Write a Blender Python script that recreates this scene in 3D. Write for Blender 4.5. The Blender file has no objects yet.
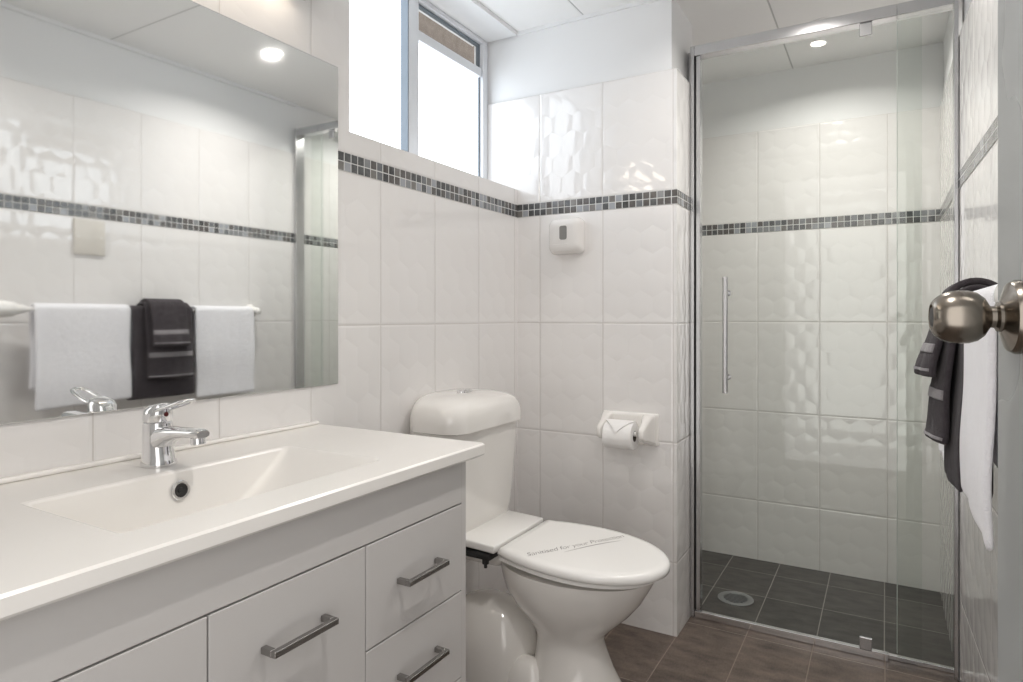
import bpy, bmesh, math, random
from mathutils import Vector, Matrix
random.seed(7)
PI = math.pi
SC = bpy.context.scene
COL = SC.collection

# ------------------------------------------------------------------ camera, world, exposure
H = 1.10
cam = bpy.data.cameras.new('camera')
cam.sensor_width = 36.0
cam.lens = 646.0 / 1023.0 * 36.0
cam.shift_y = -24.0 / 1023.0
cam.clip_start = 0.01
camo = bpy.data.objects.new('camera', cam)
COL.objects.link(camo)
camo.location = (0, 0, H)
camo.rotation_euler = (PI / 2, 0, math.atan2(373.5, 646.0))
SC.camera = camo

WORLD_STRENGTH = 0.95        # daylight of the bright room behind the open doorway
PANE_STRENGTH = 1.25          # daylight on the frosted window
LAMP_STRENGTH = 4.0          # lens of the recessed downlights
LAMP_WATTS = 2.4            # their beam
BAR_STRENGTH = 2.5           # light bar over the mirror
SC.view_settings.view_transform = 'Standard'
SC.view_settings.look = 'None'
SC.view_settings.gamma = 1.0
SC.view_settings.exposure = 1.15
SC.view_settings.use_curve_mapping = False
try:
    SC.cycles.use_denoising = True
    SC.cycles.max_bounces = 14
    SC.cycles.diffuse_bounces = 8
    SC.cycles.glossy_bounces = 6
    SC.cycles.transparent_max_bounces = 16
    SC.cycles.sample_clamp_indirect = 6.0
    SC.cycles.caustics_reflective = False
    SC.cycles.caustics_refractive = False
except Exception:
    pass
wd = bpy.data.worlds.new('daylight')
SC.world = wd
wd.use_nodes = True
bg = wd.node_tree.nodes['Background']
bg.inputs['Color'].default_value = (1.0, 0.97, 0.94, 1)
bg.inputs['Strength'].default_value = WORLD_STRENGTH


def portal(name, loc, rot, sx, sy):
    l = bpy.data.lights.new(name, 'AREA')
    l.shape = 'RECTANGLE'
    l.size = sx
    l.size_y = sy
    o = bpy.data.objects.new(name, l)
    o.location = loc
    o.rotation_euler = rot
    COL.objects.link(o)
    l.cycles.is_portal = True
    return o


portal('doorway_portal', (-0.19, -0.125, 1.03), (PI / 2, 0, 0), 0.9, 2.1)


# ------------------------------------------------------------------ node helpers
class S:
    """a socket with arithmetic"""
    def __init__(s, nt, sock):
        s.nt, s.k = nt, sock

    def m(s, op, *o):
        n = s.nt.nodes.new('ShaderNodeMath')
        n.operation = op
        for i, x in enumerate((s,) + o):
            if isinstance(x, S):
                s.nt.links.new(x.k, n.inputs[i])
            else:
                n.inputs[i].default_value = x
        return S(s.nt, n.outputs[0])

    def __add__(s, o): return s.m('ADD', o)
    def __sub__(s, o): return s.m('SUBTRACT', o)
    def __mul__(s, o): return s.m('MULTIPLY', o)
    def __truediv__(s, o): return s.m('DIVIDE', o)
    def lt(s, o): return s.m('LESS_THAN', o)
    def gt(s, o): return s.m('GREATER_THAN', o)
    def floor(s): return s.m('FLOOR')
    def fract(s): return s.m('FRACT')
    def abs(s): return s.m('ABSOLUTE')
    def mn(s, o): return s.m('MINIMUM', o)
    def mx(s, o): return s.m('MAXIMUM', o)


def vec(nt, x, y, z=0.0):
    n = nt.nodes.new('ShaderNodeCombineXYZ')
    for i, a in enumerate((x, y, z)):
        if isinstance(a, S):
            nt.links.new(a.k, n.inputs[i])
        else:
            n.inputs[i].default_value = a
    return n.outputs[0]


def mixcol(nt, f, a, b):
    n = nt.nodes.new('ShaderNodeMix')
    n.data_type = 'RGBA'
    for i, x in ((0, f), (6, a), (7, b)):
        if isinstance(x, S):
            nt.links.new(x.k, n.inputs[i])
        elif hasattr(x, 'is_output'):
            nt.links.new(x, n.inputs[i])
        elif isinstance(x, (int, float)):
            n.inputs[i].default_value = x
        else:
            n.inputs[i].default_value = (*x, 1)
    return n.outputs[2]


def newmat(name):
    m = bpy.data.materials.new(name)
    m.use_nodes = True
    nt = m.node_tree
    return m, nt, nt.nodes['Principled BSDF']


def world_xyz(nt):
    g = nt.nodes.new('ShaderNodeNewGeometry')
    s = nt.nodes.new('ShaderNodeSeparateXYZ')
    nt.links.new(g.outputs['Position'], s.inputs[0])
    return [S(nt, s.outputs[i]) for i in range(3)]


def noise(nt, vector=None, scale=5.0, detail=3.0, rough=0.5, coord='Object'):
    n = nt.nodes.new('ShaderNodeTexNoise')
    n.inputs['Scale'].default_value = scale
    n.inputs['Detail'].default_value = detail
    n.inputs['Roughness'].default_value = rough
    if vector is None:
        tc = nt.nodes.new('ShaderNodeTexCoord')
        vector = tc.outputs[coord]
    nt.links.new(vector, n.inputs['Vector'])
    return S(nt, n.outputs['Fac'])


def bump(nt, height, dist, strength=1.0):
    b = nt.nodes.new('ShaderNodeBump')
    b.inputs['Strength'].default_value = strength
    b.inputs['Distance'].default_value = dist
    nt.links.new(height.k, b.inputs['Height'])
    return b.outputs[0]


def simple(name, col, rough=0.5, metal=0.0, coat=0.0, spec=0.5, nscale=None, ndist=0.0, nvar=0.0):
    m, nt, p = newmat(name)
    p.inputs['Base Color'].default_value = (*col, 1)
    p.inputs['Roughness'].default_value = rough
    p.inputs['Metallic'].default_value = metal
    p.inputs['Coat Weight'].default_value = coat
    p.inputs['Coat Roughness'].default_value = 0.05
    p.inputs['Specular IOR Level'].default_value = spec
    n = noise(nt, scale=nscale or 12.0)
    if nvar:
        c = mixcol(nt, n, tuple(x * (1 - nvar) for x in col), tuple(min(1, x * (1 + nvar)) for x in col))
        nt.links.new(c, p.inputs['Base Color'])
    r = n * 0.06 + (rough - 0.03 if rough > 0.03 else 0.0)
    nt.links.new(r.k, p.inputs['Roughness'])
    if ndist:
        nt.links.new(bump(nt, n, ndist), p.inputs['Normal'])
    return m


TILE_COL = (0.80, 0.785, 0.775)
GROUT_COL = (0.60, 0.575, 0.555)
Z_BAND0, Z_BAND1, Z_TOP, CEIL = 1.4895, 1.5405, 1.957, 2.222


def wall_tile(name, axis, anchor, pitch):
    """glossy white tiles with a pillowed hexagon relief, stacked in straight courses"""
    m, nt, p = newmat(name)
    X = world_xyz(nt)
    u, z = X[axis], X[2]
    above = z.gt(1.515)
    below_t = (S(nt, z.k) * -1.0 + Z_BAND0) / 0.412
    above_t = (z - Z_BAND1) / 0.4165
    t = above_t * above + below_t * (above * -1.0 + 1.0)
    tu = (u - anchor) / pitch
    du = ((tu.fract() - 0.5).abs() * -1.0 + 0.5) * pitch
    dz = ((t.fract() - 0.5).abs() * -1.0 + 0.5) * 0.412
    d = du.mn(dz)
    g = d.lt(0.0014)
    edge = (d / 0.006).mn(1.0)
    # hexagon relief
    s = 0.088
    pv = vec(nt, u, z, 0.0)
    hs = []
    for ox, oy in ((0.0, 0.0), (s / 2, s * math.sqrt(3) / 2)):
        a = nt.nodes.new('ShaderNodeVectorMath'); a.operation = 'ADD'
        nt.links.new(pv, a.inputs[0]); a.inputs[1].default_value = (ox + 10 * s, oy + 10 * s * math.sqrt(3), 0)
        w = nt.nodes.new('ShaderNodeVectorMath'); w.operation = 'WRAP'
        nt.links.new(a.outputs[0], w.inputs[0])
        w.inputs[1].default_value = (s / 2, s * math.sqrt(3) / 2, 1)
        w.inputs[2].default_value = (-s / 2, -s * math.sqrt(3) / 2, -1)
        dd = nt.nodes.new('ShaderNodeVectorMath'); dd.operation = 'DOT_PRODUCT'
        nt.links.new(w.outputs[0], dd.inputs[0]); nt.links.new(w.outputs[0], dd.inputs[1])
        hs.append(S(nt, dd.outputs['Value']))
    hexh = (hs[0].mn(hs[1]) / (s * s / 3.0)) * -1.0
    amp = noise(nt, pv, 6.0, 1.0)
    hgt = hexh * (amp * 1.6) * 0.00125 + edge * 0.0012
    c = mixcol(nt, g, TILE_COL, GROUT_COL)
    nt.links.new(c, p.inputs['Base Color'])
    r = g * 0.6 + 0.045
    nt.links.new(r.k, p.inputs['Roughness'])
    p.inputs['Specular IOR Level'].default_value = 0.85
    nt.links.new(bump(nt, hgt, 1.0), p.inputs['Normal'])
    return m


def mosaic(name, axis, anchor):
    m, nt, p = newmat(name)
    X = world_xyz(nt)
    c = 0.0255
    a = (X[axis] - anchor) / c
    b = (X[2] - Z_BAND0) / c
    w = nt.nodes.new('ShaderNodeTexWhiteNoise')
    w.noise_dimensions = '2D'
    nt.links.new(vec(nt, a.floor(), b.floor()), w.inputs['Vector'])
    rp = nt.nodes.new('ShaderNodeValToRGB')
    rp.color_ramp.interpolation = 'CONSTANT'
    cols = [(0.0, (0.025, 0.027, 0.027)), (0.22, (0.07, 0.062, 0.055)), (0.38, (0.13, 0.14, 0.15)),
            (0.55, (0.045, 0.05, 0.052)), (0.68, (0.22, 0.23, 0.24)), (0.8, (0.16, 0.15, 0.135)), (0.9, (0.34, 0.36, 0.39))]
    e = rp.color_ramp.elements
    e[0].position, e[0].color = cols[0][0], (*cols[0][1], 1)
    e[1].position, e[1].color = cols[1][0], (*cols[1][1], 1)
    for ps, cc in cols[2:]:
        k = e.new(ps); k.color = (*cc, 1)
    nt.links.new(w.outputs['Value'], rp.inputs['Fac'])
    d = ((a.fract() - 0.5).abs() * -1.0 + 0.5).mn((b.fract() - 0.5).abs() * -1.0 + 0.5)
    g = d.lt(0.055)
    nz = noise(nt, vec(nt, X[0], X[1], X[2]), 90.0, 2.0)
    cc = mixcol(nt, nz * 0.35, rp.outputs['Color'], (0.3, 0.3, 0.31))
    nt.links.new(mixcol(nt, g, cc, (0.62, 0.62, 0.61)), p.inputs['Base Color'])
    nt.links.new((g * 0.6 + 0.12).k, p.inputs['Roughness'])
    nt.links.new(bump(nt, (d / 0.12).mn(1.0), 0.001), p.inputs['Normal'])
    return m


def floor_tile(name, ux, px, uy, py, lo=(0.046, 0.034, 0.027), hi=(0.195, 0.148, 0.120), gr=(0.25, 0.20, 0.165)):
    m, nt, p = newmat(name)
    X = world_xyz(nt)
    a = (X[0] - ux) / px
    b = (X[1] - uy) / py
    d = (((a.fract() - 0.5).abs() * -1.0 + 0.5) * px).mn(((b.fract() - 0.5).abs() * -1.0 + 0.5) * py)
    g = d.lt(0.0016)
    w = nt.nodes.new('ShaderNodeTexWhiteNoise'); w.noise_dimensions = '2D'
    nt.links.new(vec(nt, a.floor(), b.floor()), w.inputs['Vector'])
    n1 = noise(nt, vec(nt, X[0] * 1.0, X[1] * 2.2, 0.0), 11.0, 6.0, 0.62)
    n2 = noise(nt, vec(nt, X[0] * 5.0, X[1] * 1.5, 3.0), 40.0, 4.0, 0.6)
    f = n1 * 0.65 + n2 * 0.35 + (S(nt, w.outputs['Value']) - 0.5) * 0.12
    rp = nt.nodes.new('ShaderNodeValToRGB')
    e = rp.color_ramp.elements
    e[0].position, e[0].color = 0.33, (*lo, 1)
    e[1].position, e[1].color = 0.68, (*hi, 1)
    nt.links.new(f.k, rp.inputs['Fac'])
    nt.links.new(mixcol(nt, g, rp.outputs['Color'], gr), p.inputs['Base Color'])
    nt.links.new((n2 * 0.2 + 0.36).k, p.inputs['Roughness'])
    nt.links.new(bump(nt, (d / 0.004).mn(1.0) * 0.0012 + n1 * 0.001, 1.0), p.inputs['Normal'])
    return m


def ceiling_mat():
    m, nt, p = newmat('ceiling_paint')
    X = world_xyz(nt)
    a = (X[0] + 0.36) / 0.61
    b = (X[1] - 1.45) / 1.8
    d = (((a.fract() - 0.5).abs() * -1.0 + 0.5) * 0.61).mn(((b.fract() - 0.5).abs() * -1.0 + 0.5) * 1.8)
    g = d.lt(0.003)
    nt.links.new(mixcol(nt, g, (0.86, 0.86, 0.855), (0.55, 0.55, 0.54)), p.inputs['Base Color'])
    nt.links.new(bump(nt, (d / 0.005).mn(1.0), 0.002), p.inputs['Normal'])
    p.inputs['Roughness'].default_value = 0.55
    return m


def glass_mat(name, tint=(0.952, 0.967, 0.955), refl=1.0):
    m = bpy.data.materials.new(name)
    m.use_nodes = True
    nt = m.node_tree
    nt.nodes.clear()
    out = nt.nodes.new('ShaderNodeOutputMaterial')
    tr = nt.nodes.new('ShaderNodeBsdfTransparent'); tr.inputs[0].default_value = (*tint, 1)
    gl = nt.nodes.new('ShaderNodeBsdfGlossy'); gl.inputs['Roughness'].default_value = 0.02
    gl.inputs[0].default_value = (1, 1, 1, 1)
    fr = nt.nodes.new('ShaderNodeFresnel'); fr.inputs[0].default_value = 1.45
    mx = nt.nodes.new('ShaderNodeMixShader')
    ge = nt.nodes.new('ShaderNodeNewGeometry')
    front = S(nt, ge.outputs['Backfacing']) * -1.0 + 1.0
    nt.links.new((S(nt, fr.outputs[0]) * front * refl).k, mx.inputs[0])
    nt.links.new(tr.outputs[0], mx.inputs[1])
    nt.links.new(gl.outputs[0], mx.inputs[2])
    nt.links.new(mx.outputs[0], out.inputs[0])
    return m


def emit_mat(name, col, strength, base=(0.8, 0.8, 0.8), rough=0.35):
    m, nt, p = newmat(name)
    p.inputs['Base Color'].default_value = (*base, 1)
    p.inputs['Roughness'].default_value = rough
    p.inputs['Emission Color'].default_value = (*col, 1)
    p.inputs['Emission Strength'].default_value = strength
    return m


def terry(name, col, var, sheen=0.35):
    m, nt, p = newmat(name)
    n1 = noise(nt, scale=420.0, detail=2.0)
    n2 = noise(nt, scale=60.0, detail=4.0)
    f = n1 * 0.5 + n2 * 0.5
    nt.links.new(mixcol(nt, f, tuple(c * (1 - var) for c in col), tuple(min(1, c * (1 + var)) for c in col)), p.inputs['Base Color'])
    p.inputs['Roughness'].default_value = 0.95
    p.inputs['Specular IOR Level'].default_value = 0.1
    p.inputs['Sheen Weight'].default_value = sheen
    nt.links.new(bump(nt, f, 0.004), p.inputs['Normal'])
    return m


def brushed(name, col, rough):
    m, nt, p = newmat(name)
    tc = nt.nodes.new('ShaderNodeTexCoord')
    mp = nt.nodes.new('ShaderNodeMapping')
    mp.inputs['Scale'].default_value = (8, 300, 300)
    nt.links.new(tc.outputs['Object'], mp.inputs[0])
    n = noise(nt, mp.outputs[0], 3.0, 3.0)
    p.inputs['Base Color'].default_value = (*col, 1)
    p.inputs['Metallic'].default_value = 1.0
    nt.links.new((n * 0.18 + rough).k, p.inputs['Roughness'])
    return m


def beam_mat():
    m, nt, p = newmat('brown_textured_render')
    n = noise(nt, scale=28.0, detail=6.0, rough=0.7)
    nt.links.new(mixcol(nt, n, (0.10, 0.08, 0.066), (0.27, 0.235, 0.205)), p.inputs['Base Color'])
    nt.links.new(bump(nt, n, 0.01), p.inputs['Normal'])
    p.inputs['Roughness'].default_value = 0.9
    return m


M = {
    'tile_left': wall_tile('white_hexagon_tile_left', 1, 0.896, 0.2585),
    'tile_back': wall_tile('white_hexagon_tile_back', 0, -0.891, 0.2585),
    'tile_right': wall_tile('white_hexagon_tile_right', 1, 1.315, 0.2585),
    'tile_shower': wall_tile('white_hexagon_tile_shower', 0, -0.250, 0.2585),
    'tile_nib': wall_tile('white_hexagon_tile_nib', 1, 2.352, 0.2585),
    'mos_y': mosaic('mosaic_band_side', 1, 1.243),
    'mos_x': mosaic('mosaic_band_back', 0, -1.25),
    'plaster': simple('painted_plaster', (0.79, 0.795, 0.80), 0.6, nscale=9.0, ndist=0.0006),
    'ceil': ceiling_mat(),
    'floor': floor_tile('brown_stone_floor_tile', -0.415, 0.2075, 2.335, 0.46),
    'sfloor': floor_tile('brown_stone_tile_glass_dimmed', -0.412, 0.205, 2.995, 0.25, (0.030, 0.028, 0.026), (0.105, 0.098, 0.090), (0.30, 0.28, 0.26)),  # darker, greyer copy: dimming behind the glass put into the tile colour
    'white_paint': simple('white_gloss_paint', (0.80, 0.80, 0.80), 0.3),
    'door_paint': simple('grey_door_paint', (0.37, 0.385, 0.385), 0.28, nscale=3.0, nvar=0.12),
    'alu': simple('satin_aluminium', (0.60, 0.60, 0.61), 0.24, 1.0),
    'alu_white': simple('white_powder_coated_aluminium', (0.74, 0.76, 0.79), 0.35),
    'chrome': simple('polished_chrome', (0.80, 0.80, 0.81), 0.05, 1.0),
    'handle': simple('brushed_nickel_pull', (0.33, 0.32, 0.31), 0.22, 1.0),
    'knob': simple('satin_nickel_knob', (0.28, 0.25, 0.215), 0.22, 1.0, nscale=60.0),
    'dark': simple('dark_rubber', (0.02, 0.02, 0.02), 0.5),
    'gap': simple('dark_gap', (0.10, 0.09, 0.085), 0.7),
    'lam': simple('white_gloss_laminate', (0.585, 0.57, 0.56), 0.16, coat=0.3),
    'poly': simple('white_polymarble', (0.86, 0.84, 0.81), 0.22),
    'ceramic': simple('white_glazed_ceramic', (0.82, 0.80, 0.77), 0.07, coat=0.5),
    'plastic': simple('white_gloss_plastic', (0.85, 0.84, 0.82), 0.18, coat=0.2),
    'dispenser': simple('ivory_plastic', (0.74, 0.72, 0.70), 0.25),
    'paper': simple('white_tissue_paper', (0.86, 0.85, 0.84), 0.9, nscale=120.0, ndist=0.0006),
    'card': simple('brown_cardboard', (0.09, 0.075, 0.06), 0.8),
    'mirror': simple('silvered_mirror', (0.93, 0.945, 0.935), 0.0, 1.0),
    'glass': glass_mat('clear_shower_glass'),
    'wglass': glass_mat('clear_window_glass', (0.97, 0.98, 0.985), 0.25),
    'pane': emit_mat('frosted_daylit_pane', (0.84, 0.92, 1.0), PANE_STRENGTH),
    'lamp': emit_mat('downlight_lens', (1.0, 0.93, 0.84), LAMP_STRENGTH),
    'bar': emit_mat('warm_diffuser', (1.0, 0.87, 0.72), BAR_STRENGTH),
    'bronze': simple('bronze_metal', (0.22, 0.16, 0.11), 0.35, 1.0),
    'towel_white': terry('white_terry', (0.88, 0.88, 0.915), 0.08),
    'towel_dark': terry('charcoal_terry', (0.056, 0.049, 0.054), 0.6, 0.10),
    'band': terry('grey_woven_border', (0.24, 0.225, 0.235), 0.2),
    'ink': simple('grey_ink', (0.10, 0.09, 0.085), 0.8),
    'red': simple('red_dot', (0.10, 0.012, 0.01), 0.3),
    'beam': beam_mat(),
    'cream': simple('cream_plate', (0.66, 0.63, 0.58), 0.3),
    'drain': brushed('steel_grate', (0.42, 0.43, 0.44), 0.3),
}


# ------------------------------------------------------------------ mesh helpers
def link(name, bm, mats, parent=None, smooth=0.0):
    """finish a bmesh as one object; smooth = auto-smooth angle in degrees"""
    bmesh.ops.recalc_face_normals(bm, faces=bm.faces)
    me = bpy.data.meshes.new(name)
    bm.to_mesh(me)
    bm.free()
    for mm in (mats if isinstance(mats, (list, tuple)) else [mats]):
        me.materials.append(mm)
    o = bpy.data.objects.new(name, me)
    COL.objects.link(o)
    if parent is not None:
        o.parent = parent
    if smooth:
        for f in me.polygons:
            f.use_smooth = True
        md = o.modifiers.new('edge_split', 'EDGE_SPLIT')
        md.split_angle = math.radians(smooth)
    return o


def box(bm, x0, x1, y0, y1, z0, z1, bev=0.0, seg=2, mi=0, mat=None):
    vs = [bm.verts.new((x, y, z)) for x in (x0, x1) for y in (y0, y1) for z in (z0, z1)]
    idx = [(0, 1, 3, 2), (4, 6, 7, 5), (0, 4, 5, 1), (2, 3, 7, 6), (0, 2, 6, 4), (1, 5, 7, 3)]
    fs = [bm.faces.new([vs[i] for i in q]) for q in idx]
    for f in fs:
        f.material_index = mi
    if mat is not None:
        bmesh.ops.transform(bm, matrix=mat, verts=vs)
    if bev:
        es = list({e for f in fs for e in f.edges})
        bmesh.ops.bevel(bm, geom=es, offset=bev, segments=seg, affect='EDGES', profile=0.5, clamp_overlap=True)


def B(*a, **k):
    bm = bmesh.new()
    box(bm, *a, **k)
    return bm


def rings(bm, rs, cap0=True, cap1=True, closed=True, mi=0):
    """skin a list of equally long point loops"""
    V = [[bm.verts.new(p) for p in r] for r in rs]
    n = len(V[0])
    for a, b in zip(V[:-1], V[1:]):
        for i in range(n if closed else n - 1):
            j = (i + 1) % n
            f = bm.faces.new((a[i], a[j], b[j], b[i]))
            f.material_index = mi
    if cap0:
        bm.faces.new(V[0][::-1]).material_index = mi
    if cap1:
        bm.faces.new(V[-1]).material_index = mi
    return V


def lathe(bm, prof, seg=32, mat=None, mi=0, cap=True):
    """prof: (radius, height) along local z"""
    rs = []
    for r, h in prof:
        r = max(r, 1e-4)
        ring = [Vector((r * math.cos(2 * PI * i / seg), r * math.sin(2 * PI * i / seg), h)) for i in range(seg)]
        if mat is not None:
            ring = [mat @ p for p in ring]
        rs.append(ring)
    rings(bm, rs, cap, cap, mi=mi)


def tube(bm, pts, rad, seg=12, closed=False, flat=(1, 1), mi=0):
    pts = [Vector(p) for p in pts]
    n = len(pts)
    rs = []
    up = Vector((0, 0, 1))
    for i, p in enumerate(pts):
        a = pts[(i - 1) % n] if (i > 0 or closed) else p
        b = pts[(i + 1) % n] if (i < n - 1 or closed) else p
        t = (b - a).normalized()
        u = up if abs(t.dot(up)) < 0.95 else Vector((1, 0, 0))
        s = t.cross(u).normalized()
        w = s.cross(t).normalized()
        r = rad[i] if isinstance(rad, (list, tuple)) else rad
        rs.append([p + s * (r * flat[0] * math.cos(2 * PI * k / seg)) + w * (r * flat[1] * math.sin(2 * PI * k / seg)) for k in range(seg)])
    if closed:
        rs.append(rs[0])
        V = [[bm.verts.new(q) for q in r] for r in rs[:-1]]
        V.append(V[0])
        for a, b in zip(V[:-1], V[1:]):
            for i in range(seg):
                j = (i + 1) % seg
                bm.faces.new((a[i], a[j], b[j], b[i])).material_index = mi
    else:
        rings(bm, rs, mi=mi)


def sup(cx, cy, z, a, b, e=2.0, n=48):
    """superellipse loop"""
    out = []
    for i in range(n):
        t = 2 * PI * i / n
        c, s = math.cos(t), math.sin(t)
        out.append(Vector((cx + a * math.copysign(abs(c) ** (2 / e), c), cy + b * math.copysign(abs(s) ** (2 / e), s), z)))
    return out


def empty(name, label, cat, loc=(0, 0, 0), rot=(0, 0, 0), group=None):
    o = bpy.data.objects.new(name, None)
    o.empty_display_size = 0.05
    COL.objects.link(o)
    o.location = loc
    o.rotation_euler = rot
    o['label'] = label
    o['category'] = cat
    if group:
        o['group'] = group
    return o


def tag(o, label, cat, group=None):
    o['label'] = label
    o['category'] = cat
    if group:
        o['group'] = group
    return o


def struct(o, label=None, cat=None):
    o['kind'] = 'structure'
    if label:
        o['label'] = label
        o['category'] = cat
    return o


def sempty(name, label, cat, loc=(0, 0, 0), rot=(0, 0, 0)):
    o = empty(name, label, cat, loc, rot)
    o['kind'] = 'structure'
    return o


def copy_tree(o, parent=None):
    c = o.copy()
    COL.objects.link(c)
    if parent is not None:
        c.parent = parent
    for ch in list(o.children):
        copy_tree(ch, c)
    return c


# ------------------------------------------------------------------ the room
XL = -1.25                      # tiled left wall
YB = 2.207                      # tiled face of the wall behind the toilet
XN = -0.619                     # end of that wall
YS = 2.40                       # plane of the shower screen
YD = 3.15                       # back of the shower
XR = 0.194                      # right wall at the screen


def xr(y):
    return XR + max(0.0, YS - y) * 0.03


def prism(bm, poly, z0, z1, mi=0):
    a = [bm.verts.new((x, y, z0)) for x, y in poly]
    b = [bm.verts.new((x, y, z1)) for x, y in poly]
    n = len(poly)
    for i in range(n):
        j = (i + 1) % n
        bm.faces.new((a[i], a[j], b[j], b[i])).material_index = mi
    bm.faces.new(a[::-1]).material_index = mi
    bm.faces.new(b).material_index = mi


# floor
struct(link('floor', B(-1.5, 0.45, -0.6, 2.435, -0.08, 0.0), M['floor']), 'brown stone tiled bathroom floor', 'floor')
struct(link('floor_shower', B(-1.5, 0.45, 2.4351, 3.3, -0.08, -0.02), M['sfloor']), 'stone tiled shower floor, its dimming behind the glass screen put into the colour', 'floor')
struct(link('ceiling', B(-1.46, 0.5, -0.12, 3.3, CEIL, CEIL + 0.1), M['ceil']), 'white panelled ceiling with recessed downlights', 'ceiling')

# left wall: solid below the sill and before the window, a narrow lintel over it
W0, SILL, LINT = 1.289, 1.600, 2.206
bm = bmesh.new()
box(bm, -1.46, XL, -0.12, 3.3, -0.05, SILL)
box(bm, -1.46, XL, -0.12, W0, SILL, Z_TOP)
box(bm, -1.46, XL - 0.012, -0.12, W0, Z_TOP, CEIL, mi=1)
box(bm, -1.46, XL - 0.002, W0, YB, LINT, CEIL, mi=1)
box(bm, -1.46, XL - 0.012, YB + 0.06, 3.3, SILL, CEIL, mi=1)
struct(link('wall_left', bm, [M['tile_left'], M['plaster']]), 'white tiled wall behind the mirror, vanity and toilet', 'wall')

# wall behind the toilet (nib wall): tile cladding over thinner plaster
bm = bmesh.new()
box(bm, -1.46, XN, YB, 2.50, -0.05, Z_TOP, bev=0.0015, seg=1)
for f in bm.faces:
    if abs(f.normal.x) > 0.9:
        f.material_index = 2
box(bm, -1.46, XN - 0.022, YB + 0.012, 2.488, Z_TOP, CEIL, mi=1)
struct(link('wall_back', bm, [M['tile_back'], M['plaster'], M['tile_nib']]), 'white tiled wall behind the toilet with the roll holder', 'wall')

bm = bmesh.new()
box(bm, -1.46, 0.5, YD, 3.3, -0.06, Z_TOP)
box(bm, -1.46, 0.5, YD + 0.012, 3.3, Z_TOP, CEIL, mi=1)
struct(link('wall_shower_back', bm, [M['tile_shower'], M['plaster']]), 'white tiled back wall inside the shower', 'wall')

bm = bmesh.new()
prism(bm, [(xr(-0.12), -0.12), (0.5, -0.12), (0.5, YD - 0.0005), (XR, YD - 0.0005), (XR, YS)], -0.05, Z_TOP, 0)
o_ = 0.012
prism(bm, [(xr(-0.12) + o_, -0.12), (0.5, -0.12), (0.5, YD + 0.011), (XR + o_, YD + 0.011), (XR + o_, YS)], Z_TOP, CEIL, 1)
struct(link('wall_right', bm, [M['tile_right'], M['plaster']]), 'white tiled wall carrying the towel rail', 'wall')

# wall with the doorway, behind the camera
bm = bmesh.new()
box(bm, -1.46, -0.62, -0.20, -0.1205, -0.05, CEIL)
box(bm, -0.62, 0.262, -0.20, -0.1205, 2.06, CEIL)
box(bm, 0.262, 0.5, -0.20, -0.1205, -0.05, CEIL)
struct(link('wall_front', bm, M['plaster']), 'white wall around the open doorway', 'wall')
bm = bmesh.new()
box(bm, -0.655, -0.62, -0.21, -0.10, 0.0, 2.06, bev=0.004)
box(bm, -0.655, 0.255, -0.21, -0.10, 2.0605, 2.10, bev=0.004)
struct(link('trim_1', bm, M['white_paint']), 'white door frame', 'trim')

# mosaic bands
T = 0.0012
n_t = 2


def band(bm, label, mat):
    global n_t
    o = struct(link('trim_%d' % n_t, bm, mat), label, 'trim')
    n_t += 1


band(B(XL, XL + T, -0.12, YB, Z_BAND0, Z_BAND1), 'grey glass mosaic band under the window', M['mos_y'])
band(B(XL + T, XN, YB - T, YB, Z_BAND0, Z_BAND1), 'grey glass mosaic band above the toilet', M['mos_x'])
band(B(XN, XN + T, YB - T, 2.488, Z_BAND0, Z_BAND1), 'grey glass mosaic band on the end of the short wall', M['mos_y'])
band(B(XL, XR, YD - T, YD, Z_BAND0, Z_BAND1), 'grey glass mosaic band at the back of the shower', M['mos_x'])
bm = bmesh.new()
prism(bm, [(xr(-0.12) - T, -0.12), (xr(-0.12), -0.12), (XR, YS), (XR, YD - T), (XR - T, YD - T), (XR - T, YS)], Z_BAND0, Z_BAND1)
band(bm, 'grey glass mosaic band on the right wall', M['mos_y'])
# cornice along right wall
bm = bmesh.new()
prism(bm, [(xr(-0.12) + o_ - 0.012, -0.12), (xr(-0.12) + o_, -0.12), (XR + o_, YS - 0.02), (XR + o_ - 0.012, YS - 0.02)], CEIL - 0.014, CEIL)
band(bm, 'thin white cornice over the right wall', M['plaster'])
bm = bmesh.new()
box(bm, -1.252, XN - 0.022, YB + 0.002, YB + 0.012, CEIL - 0.014, CEIL)
band(bm, 'thin white cornice over the toilet wall', M['plaster'])

# ------------------------------------------------------------------ window
WX = -1.39
win = sempty('window_1', 'high aluminium framed window with frosted panes above the toilet', 'window', (WX, 1.75, SILL))


def wpart(name, bm, mat):
    o = link(name, bm, mat, None)
    o.parent = win
    o.matrix_parent_inverse = Matrix.Translation((-WX, -1.75, -SILL))
    return o


bm = bmesh.new()
box(bm, WX - 0.027, WX + 0.004, W0 + 0.002, YB - 0.002, 2.190, LINT - 0.001, bev=0.002)       # head
box(bm, WX - 0.027, WX + 0.004, W0 + 0.002, YB - 0.002, SILL + 0.0005, SILL + 0.02, bev=0.002)
box(bm, WX - 0.027, WX + 0.004, W0 + 0.002, W0 + 0.032, SILL + 0.02, 2.19, bev=0.002)
box(bm, WX - 0.027, WX + 0.004, 2.172, YB - 0.002, SILL + 0.02, 2.19, bev=0.002)
box(bm, WX - 0.027, WX + 0.004, 1.735, 1.762, SILL + 0.02, 2.19, bev=0.002)                  # mullion
wpart('window_frame', bm, M['alu_white'])
bm = bmesh.new()
box(bm, WX - 0.026, WX + 0.014, 1.695, 1.7335, SILL + 0.0205, 2.188, bev=0.002)
wpart('sash_stile', bm, M['alu_white'])
bm = bmesh.new()
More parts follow.
